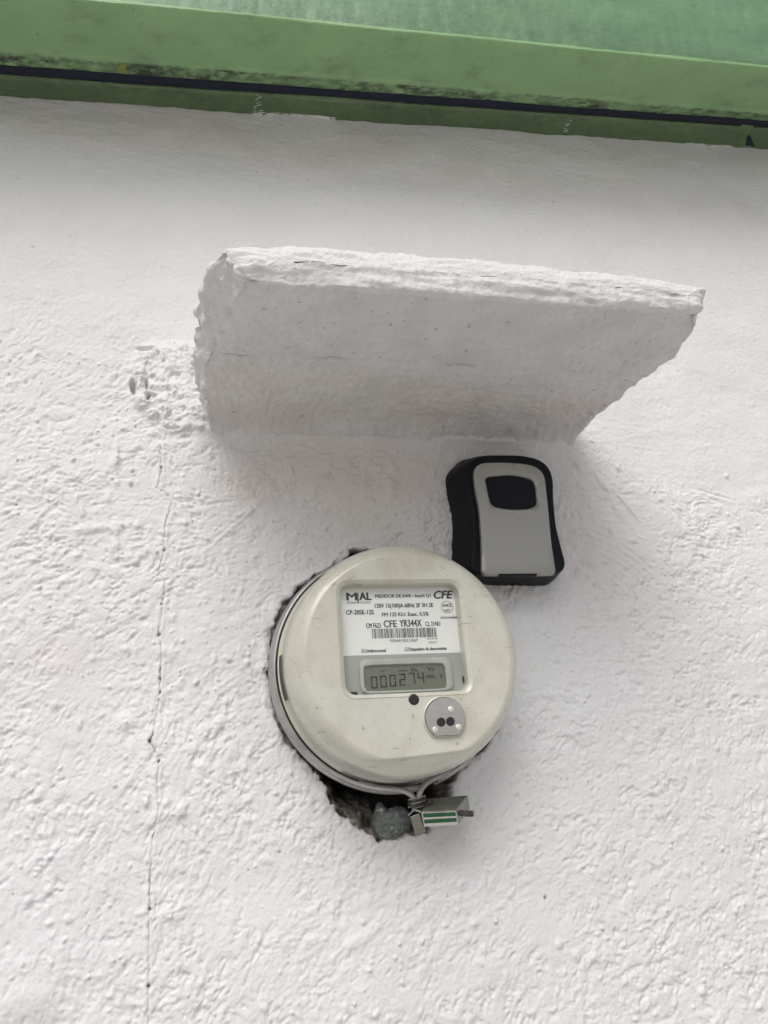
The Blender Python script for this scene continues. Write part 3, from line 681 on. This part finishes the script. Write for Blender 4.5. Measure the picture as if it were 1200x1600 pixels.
# certification roundel
cc = at(698.5, 948.5, HT); vs = []; fs = []
for i in range(40):
    a = 2*math.pi*i/40
    for R in (.0046, .0043): vs.append((cc[0]+R*math.cos(a), -HT, cc[2]+R*math.sin(a)))
    j = (i+1) % 40; fs.append((2*i, 2*j, 2*j+1, 2*i+1))
pyd('round_mark', vs, fs, MInk, plate)
text('ANCE', 691.5, 705.5, 948, 4.6, bold=.03); text('LAV', 694.5, 703.5, 955.5, 4.2, bold=.03)
# bar code
a = at(581.5, 997, HT); b = at(684, 993, HT); top = at(632, 981.5, HT)[2]; bot = at(632, 996.5, HT)[2]; vs = []; fs = []; x = a[0]
while x < b[0]:
    wdt = random.choice((.00028, .00028, .00062)); k = len(vs); vs += [(x, -HT, bot), (x+wdt, -HT, bot), (x+wdt, -HT, top), (x, -HT, top)]; fs.append((k, k+1, k+2, k+3)); x += wdt+random.choice((.00032, .00032, .0006))
pyd('bar_code', vs, fs, MInk, plate)
# display: raised bezel, sunken LCD
def rr_loop(px0, px1, py0, py1, r, h_, n=64):
    p0 = at(px0, (py0+py1)/2, h_); p1 = at(px1, (py0+py1)/2, h_); q0 = at((px0+px1)/2, py0, h_); q1 = at((px0+px1)/2, py1, h_)
    cx, cz = (p0[0]+p1[0])/2, (q0[2]+q1[2])/2
    return [np.array((x_, -h_, z_)) for x_, z_ in rrect(p0[0], p1[0], q1[2], q0[2], r, [2*math.pi*i/n for i in range(n)], cx, cz)]
HD = HP+.0004
bz = loops_mesh('display_bezel', [rr_loop(561, 709, 1028, 1083, .0055, HD), rr_loop(562, 708, 1029, 1082, .0050, HD+.0016), rr_loop(564, 703, 1032, 1081, .0045, HD+.0022), rr_loop(568.5, 697, 1037, 1079, .0030, HD+.0020), rr_loop(569.5, 696, 1039, 1078, .0028, HD+.0001)], MBez, meter, sharp=50)
lcd = pyd('lcd_screen', [rr_loop(566, 697, 1035, 1081, .001, HD+.0002)[i] for i in range(64)], [tuple(range(64))], MLcd, meter)
HS = HD+.0004
def seg_digit(x0, x1, yb, hpx, on):
    vs = []; fs = []; A_ = at(x0, yb, HS); B_ = at(x1, yb, HS); T_ = at((x0+x1)/2, yb-hpx, HS)[2]; X0, X1, Z0, Z1 = A_[0], B_[0], A_[2], T_; t = (X1-X0)*.21; Zm = (Z0+Z1)/2; g = t*.28
    S = {'a': (X0+g, Z1-t, X1-g, Z1), 'd': (X0+g, Z0, X1-g, Z0+t), 'g': (X0+g, Zm-t/2, X1-g, Zm+t/2), 'f': (X0, Zm+g, X0+t, Z1-g), 'e': (X0, Z0+g, X0+t, Zm-g), 'b': (X1-t, Zm+g, X1, Z1-g), 'c': (X1-t, Z0+g, X1, Zm-g)}
    for c_ in on:
        a0, b0, a1, b1 = S[c_]; k = len(vs); vs += [(a0, -HS, b0), (a1, -HS, b0), (a1, -HS, b1), (a0, -HS, b1)]; fs.append((k, k+1, k+2, k+3))
    return pyd('display_digit', vs, fs, MSeg, lcd)
SEG = {'0': 'abcdef', '2': 'abged', '7': 'abcf'.replace('f', ''), '4': 'fgbc'}
for ch, x0 in zip('000274', (580.5, 595, 609.5, 624.5, 639.5, 653.5)):
    seg_digit(x0, x0+10, 1076-(x0-580)*.10, 19, SEG[ch])
text('Va', 641, 652.5, 1049, 6, MSeg, .03, 0, 'display_symbol', lcd, HS); text('Vc', 667.5, 678.5, 1048, 6.5, MSeg, .03, 0, 'display_symbol', lcd, HS)
text('kWh', 665.5, 680, 1060, 6, MSeg, .02, 0, 'display_symbol', lcd, HS); text('Y', 687, 692, 1060, 7, MSeg, .03, 0, 'display_symbol', lcd, HS)
for (x0, x1, y) in ((595, 602, 1048.5), (622.5, 636.5, 1048.5)):
    a = at(x0, y, HS); b = at(x1, y-.4, HS); pyd('display_symbol', [(a[0], -HS, a[2]-.0003), (b[0], -HS, a[2]-.0003), (b[0], -HS, a[2]+.0003), (a[0], -HS, a[2]+.0003)], [(0, 1, 2, 3)], MSeg, lcd)
for (px, py, sx_, sz_) in ((727, 1062, .0042, .0046), (553, 1084, .0046, .0024)):
    p = at(px, py, HP+.0006); box('corner_mark', (p[0], -(HP+.0010), p[2]), (sx_, .0012, sz_), MBlk, meter)
a = at(694, 1047, HT+.0006); b = at(704, 1046.5, HT+.0006); 
# clear pane
HG = HP+.0052
pyd('window_pane', [(wl-.0005, -HG, wb-.0005), (wr+.0005, -HG, wb-.0005), (wr+.0005, -HG, wt+.0005), (wl-.0005, -HG, wt+.0005), (wl-.0005, -HG+.0012, wb-.0005), (wr+.0005, -HG+.0012, wb-.0005), (wr+.0005, -HG+.0012, wt+.0005), (wl-.0005, -HG+.0012, wt+.0005)],
    [(0, 1, 2, 3), (7, 6, 5, 4), (0, 4, 5, 1), (1, 5, 6, 2), (2, 6, 7, 3), (3, 7, 4, 0)], mgl, meter)
# black push button under the window
p = at(646.5, 1093, HF); 
loops_mesh('button', [circ(.0038, HF-.001, p[0], p[2], 40), circ(.0038, HF+.0003, p[0], p[2], 40), circ(.0030, HF+.0007, p[0], p[2], 40), circ(.0020, HF+.0006, p[0], p[2], 40)], MBlk, meter, False, True)
# optical port: nickel disc with a flat foot
p = at(695.5, 1122, HF+.002); 
def port(R, hh_, flat):
    out = []
    for i in range(96):
        a = 2*math.pi*i/96; x_, z_ = R*math.cos(a), R*math.sin(a); z_ = max(z_, -flat); out.append(np.array((p[0]+x_, -hh_, p[2]+z_)))
    return out
pt = loops_mesh('optical_port', [port(.0146, HF-.001, .0118), port(.0146, HF+.0026, .0118), port(.0140, HF+.0034, .0112), port(.0130, HF+.0034, .0104)], MNick, meter, False, True, sharp=30)
loops_mesh('port_collar', [port(.0158, HF-.002, .0130), port(.0156, HF+.0012, .0128), port(.0148, HF+.0016, .0120), port(.0144, HF+.0005, .0116)], MC, meter, sharp=40)
for k, (px, py) in enumerate(((689.5, 1128), (704, 1127))):
    q = at(px, py, HF+.004); loops_mesh('port_hole', [circ(.0031, HF+.0028, q[0], q[2], 32), circ(.0031, HF+.0038, q[0], q[2], 32), circ(.0024, HF+.0039, q[0], q[2], 32), circ(.0018, HF+.0038, q[0], q[2], 32)], MBlk, pt, False, True)
for (px, py) in ((705, 1108), (717, 1136), (680.5, 1140)):
    q = at(px, py, HF+.004); loops_mesh('rivet', [circ(.0023, HF+.003, q[0], q[2], 20), circ(.0023, HF+.0038, q[0], q[2], 20), circ(.0015, HF+.0042, q[0], q[2], 20)], MRiv, pt, False, True)

# ---- seal box hanging from the ring ends
MSealB = plain('dull_metal_seal', (.27, .275, .235), .24, .75, .15, 90, .1)
MSealF = plain('bright_seal_face', (.74, .74, .70), .15, .9, .08, 90, .05)
MGrn = plain('green_seal_stripe', (.03, .13, .06), .25, .5, .15, 90, .05)
MWire = plain('twisted_wire', (.08, .065, .06), .55, .5, .35, 300, .2)
pc = at(660, 1262, .026)
seal = empty('wire_seal', tuple(pc), 'small metal seal block with green stripes wired to the foot of the meter', 'seal')
Rl, Rr = at(657, 1268.5, .040), at(713.5, 1266, .040); Ul, Ur = at(670, 1247, .022), at(731, 1242, .022); Ll, Lr = at(661, 1292, .033), at(717.5, 1288.5, .033)
Bl, Br = Ul+Ll-Rl, Ur+Lr-Rr
def prism(name, L, Rg, mat, parent, bev=.0012):
    bm = bmesh.new(); a = [bm.verts.new(v) for v in L]; b = [bm.verts.new(v) for v in Rg]; n_ = len(L)
    bm.faces.new(a); bm.faces.new(b[::-1])
    for i in range(n_): j = (i+1) % n_; bm.faces.new((a[i], b[i], b[j], a[j]))
    bmesh.ops.recalc_face_normals(bm, faces=bm.faces)
    if bev: bmesh.ops.bevel(bm, geom=bm.edges[:], offset=bev, segments=3, affect='EDGES', profile=.6)
    me = bpy.data.meshes.new(name); bm.to_mesh(me); bm.free(); o = link(name, me, mat, parent); me.set_sharp_from_angle(angle=rad(50)); return o
prism('seal_body', [Rl, Ul, Bl, Ll], [Rr, Ur, Br, Lr], MSealB, seal)
nf_ = np.cross(Rr-Rl, Ll-Rl); nf_ /= np.linalg.norm(nf_); nf_ = nf_ if nf_[1] < 0 else -nf_
def strip(name, t0, t1, s0, s1, off, mat):
    q = [Rl*(1-s)*(1-t)+Rr*s*(1-t)+Ll*(1-s)*t+Lr*s*t for s, t in ((s0, t0), (s1, t0), (s1, t1), (s0, t1))]
    q2 = [v+nf_*off for v in q]; return pyd(name, q+q2, [(0, 1, 2, 3), (4, 5, 6, 7), (0, 1, 5, 4), (1, 2, 6, 5), (2, 3, 7, 6), (3, 0, 4, 7)], mat, seal)
strip('bright_face', .04, .96, .03, .97, .0006, MSealF)
strip('green_stripe', .10, .34, .05, .95, .0009, MGrn); strip('green_stripe', .50, .74, .05, .95, .0009, MGrn)
prism('seal_foot', [at(641, 1276, .034), at(656, 1270, .036), at(666, 1299, .030), at(650, 1304, .030)], [v+np.array((.002, .010, 0)) for v in (at(641, 1276, .034), at(656, 1270, .036), at(666, 1299, .030), at(650, 1304, .030))], MSealB, seal, .0008)
tube('seal_screw', [at(716, 1270, .034), at(733, 1271.5, .034), at(738, 1271, .034)], lambda t: .0021+.0003*math.sin(t*40), MWire, seal, 10)
for k in range(5):
    e_ = at(738+RNG.uniform(0, 5), 1271+RNG.uniform(-7, 4), .034+RNG.uniform(-.002, .002)); tube('wire_strand', [at(735, 1271, .034), e_], .00022, MWire, seal, 5)
for k in range(5):                                          # wire wound round the two ring ends
    y0 = 1249+k*3.2; c0 = at(651.5, y0, .0265); pts = []
    for i in range(15):
        a = 2*math.pi*i/12+k; pts.append(c0+np.array((.0062*math.cos(a), .0042*math.sin(a), .0007*math.sin(a+1.3)+.00012*i)))
    tube('winding_wire', pts, .00055, MWire if k % 2 else MMet, seal, 6, 3)
tube('winding_wire', [at(655, 1250, .030), at(668, 1249, .031), at(676, 1253, .030), at(664, 1262, .034), at(650, 1270, .034)], .0005, MWire, seal, 6)
tube('winding_wire', [at(640, 1262, .030), at(652, 1259, .033), at(668, 1254, .031), at(672, 1258, .030)], .0005, MWire, seal, 6)
tube('winding_wire', [at(638, 1274, .028), at(648, 1266, .034), at(660, 1270, .036)], .0006, MMet, seal, 6)

# ---- broken conduit stub in the hole
MCon = NB('weathered_green_grey_plastic'); cf = MCon.ramp(MCon.noise(70, 5), .3, .7, c4(.17, .195, .18), c4(.25, .275, .255)); MCon.col(MCon.mix(MCon.ramp(MCon.noise(210, 4), .60, .68), cf, c4(.55, .55, .53))); MCon.rough(.55); MCon.bump(MCon.noise(200, 4), .4, .001); MCon = MCon.m
rows = []
topx = [584, 589, 593, 598, 605, 612, 620, 629, 636, 639]; topy = [1280, 1266, 1255, 1262, 1269, 1266, 1263, 1265, 1272, 1288]
botx = [584, 590, 598, 615, 630, 639]; boty = [1290, 1308, 1318, 1316, 1308, 1296]
us = LIN(584, 639, 45)
for k in range(34):
    t = k/33; row = []
    for x_ in us:
        y_ = np.interp(x_, topx, topy)*(1-t)+np.interp(x_, botx, boty)*t; cc_ = abs((x_-612)/28.)
        hx = -.0075-.006*cc_**3-.004*math.exp(-t/.05)-.008*max(0, t-.8)+.0030*float(fbm(np.array(x_*.05), np.array(y_*.06), 501, 3))
        row.append(at(x_-t*2.5, y_, hx))
    rows.append(row)
stub_me = grid_mesh('conduit_stub', np.array(rows)); stub = link('conduit_stub', stub_me, MCon)
sm = stub.modifiers.new('sub', 'SUBSURF'); sm.levels = 2; sm.render_levels = 2
so_ = stub.modifiers.new('solid', 'SOLIDIFY'); so_.thickness = .002; so_.offset = -1
stub['label'] = 'broken grey green conduit end in the hole under the meter'; stub['category'] = 'conduit'

# ================================================================== KEY BOX
MKB = NB('matt_black_rubber'); MKB.col(MKB.ramp(MKB.noise(40, 4), .3, .7, c4(.0030, .0034, .0062), c4(.0045, .0052, .0090))); MKB.rough(.5); MKB.b.inputs['Specular IOR Level'].default_value = .2
MKB.bump(MKB.noise(900, 2), .1, .0003); MKB = MKB.m
MKP = plain('grey_metallic_panel', (.325, .318, .292), .30, .4, .04, 50, .04)
MKS = NB('dark_blue_shutter'); MKS.col(MKS.ramp(MKS.noise(30, 3), .3, .7, c4(.0030, .0065, .0115), c4(.005, .010, .016))); MKS.rough(.15); MKS = MKS.m
kc = at(780, 830)
kb = empty('key_lock_box', (kc[0], 0, kc[2]), 'black key safe with grey front panel, screwed to the wall right of the meter', 'key safe')
def smooth_poly(pts, h_, n=120, dx=0):
    """closed Catmull-Rom outline through photo points lying on the plane h_"""
    P = [at(x_+dx, y_, h_) for x_, y_ in pts]; m_ = len(P); out = []
    for i in range(m_):
        a, b, c_, d = P[i-1], P[i], P[(i+1) % m_], P[(i+2) % m_]
        for k in range(8):
            t = k/8; out.append(.5*(2*b+(c_-a)*t+(2*a-5*b+4*c_-d)*t*t+(-a+3*b-3*c_+d)*t**3))
    L = [0]; 
    for i in range(len(out)): L.append(L[-1]+np.linalg.norm(out[(i+1) % len(out)]-out[i]))
    s = LIN(0, L[-1], n, endpoint=False); ob = np.array(out+[out[0]])
    return [np.array([np.interp(v, L, ob[:, c_]) for c_ in range(3)]) for v in s]
HK = .032
Fpx = [(728,742),(730,728),(742,716),(760,711),(790,709.5),(820,711),(845,718),(859,731),(865,750),(866,780),(870,820),(878,855),(884,878),(882,888),(872,894),(850,896),(800,897),(762,897),(742,896),(735,888),(737,865),(738,830),(735,795),(730,765)]
Fl = smooth_poly(Fpx, HK)
fcx = np.mean(Fl, 0)
def scale_to(loop, sx_, sz_, h_, ox=0, oz=0): return [np.array(((p_[0]-fcx[0])*sx_+fcx[0]+ox, -h_, (p_[2]-fcx[2])*sz_+fcx[2]+oz)) for p_ in loop]
base_off = (at(697, 745)[0]-Fl[0][0], 0)
print('KEYBOX front L', Fl[0].round(4), 'base L', at(697, 745).round(4), 'front bottom', at(800, 897, HK).round(4), 'base bottom', at(800, 915, 0).round(4))
Bpx = [(697,752),(699,741),(710,730),(724,720),(760,719),(800,721),(838,730),(850,745),(853,775),(857,815),(862,850),(868,876),(873,888),(871,899),(859,911),(846,914.5),(800,914.5),(762,914),(722,906),(710,896),(706,875),(707,830),(705,800),(699,772)]
Bl = smooth_poly(Bpx, .003)
def mixl(t, h_): return [np.array((a[0]*(1-t)+b[0]*t, -h_, a[2]*(1-t)+b[2]*t)) for a, b in zip(Bl, Fl)]
body = loops_mesh('body', [mixl(0, -.003), mixl(0, .006), mixl(.25, .012), mixl(.72, HK-.007), mixl(.97, HK-.003), scale_to(Fl, .985, .985, HK-.0008), scale_to(Fl, .955, .965, HK), scale_to(Fl, .90, .93, HK-.0005)], MKB, kb, False, True, sharp=60)
Ppx = [(740,748),(741,734),(750,725.5),(768,723.5),(800,724),(826,727),(842,734),(850,746),(853,768),(857,805),(861,845),(866,880),(868,890),(867,896),(860,898.5),(800,899),(760,899),(753,897),(752,885),(752,860),(750,820),(747,790),(742,765)]
Pl_ = smooth_poly(Ppx, HK+.002)
pcx = np.mean(Pl_, 0)
def sc2(loop, s_, h_): return [np.array(((p_[0]-pcx[0])*s_+pcx[0], -h_, (p_[2]-pcx[2])*s_+pcx[2])) for p_ in loop]
Wpx = [(760,758),(758.5,750),(763,745),(778,743),(798,742),(816,744.5),(830,749),(836,757),(838,772),(839,784),(836,791),(824,795),(805,796),(782,794),(769,789),(764,778)]
Wl = smooth_poly(Wpx, HK+.002); wcc = np.mean(Wl, 0)
def sc3(s_, h_): return [np.array(((p_[0]-wcc[0])*s_+wcc[0], -h_, (p_[2]-wcc[2])*s_+wcc[2])) for p_ in Wl]
# resample outline and window by angle round the window centre so that they can be bridged
def by_angle(loop, c_, n=160):
    L_ = np.array(loop); a = np.unwrap(np.arctan2(L_[:, 2]-c_[2], L_[:, 0]-c_[0])); 
    if a[-1] < a[0]: L_ = L_[::-1]; a = a[::-1]
    a = np.concatenate([a-2*np.pi, a, a+2*np.pi]); LL = np.concatenate([L_]*3); t = LIN(-math.pi, math.pi, n, endpoint=False)
    return [np.array([np.interp(v, a, LL[:, k]) for k in range(3)]) for v in t]
def seth(loop, h_): return [np.array((p_[0], -h_, p_[2])) for p_ in loop]
Wa = by_angle(Wl, wcc); Wb = by_angle(sc3(1.07, 0), wcc)
nn_ = 160; aa = LIN(-math.pi, math.pi, nn_, endpoint=False)
Po = []
PL = np.array(Pl_); 
def rayhit(poly, c_, a):
    dx, dz = math.cos(a), math.sin(a); best = 0
    for i in range(len(poly)):
        p1 = poly[i]; p2 = poly[(i+1) % len(poly)]; ex, ez = p2[0]-p1[0], p2[2]-p1[2]; den = dx*ez-dz*ex
        if abs(den) < 1e-12: continue
        rx, rz = p1[0]-c_[0], p1[2]-c_[2]; t = (rx*ez-rz*ex)/den; u = (rx*dz-rz*dx)/den
        if 0 <= u <= 1 and t > best: best = t
    return np.array((c_[0]+dx*best, 0, c_[2]+dz*best))
Po = [rayhit(PL, wcc, a) for a in aa]
def lerp(A_, B_, t): return [a*(1-t)+b*t for a, b in zip(A_, B_)]
HPn = HK+.0030
pan = [seth([rayhit(np.array(sc2(Pl_, 1.0, 0)), wcc, a) for a in aa], HK-.001), seth(Po, HPn-.0010), seth(lerp(Po, Wa, .012), HPn-.0003)]
for t in (.03, .2, .4, .6, .8): pan.append(seth(lerp(Po, Wb, t), HPn))
pan += [seth(Wb, HPn-.0002), seth(Wa, HPn-.0014), seth(Wa, HPn-.0050)]
loops_mesh('front_panel', pan, MKP, kb, sharp=40)
loops_mesh('window_shutter', [seth(Wb, HPn-.0042), seth(lerp(Wa, Wb, -1), HPn-.0036)], MKS, kb, False, True)
# the flap under the panel
fl0 = at(778, 899, HK+.001); fl1 = at(838, 900, HK+.001)
box('flap_catch', ((fl0[0]+fl1[0])/2, -(HK+.0008), fl0[2]), (fl1[0]-fl0[0], .0046, .0016), MKB, kb, .0004)

settle()
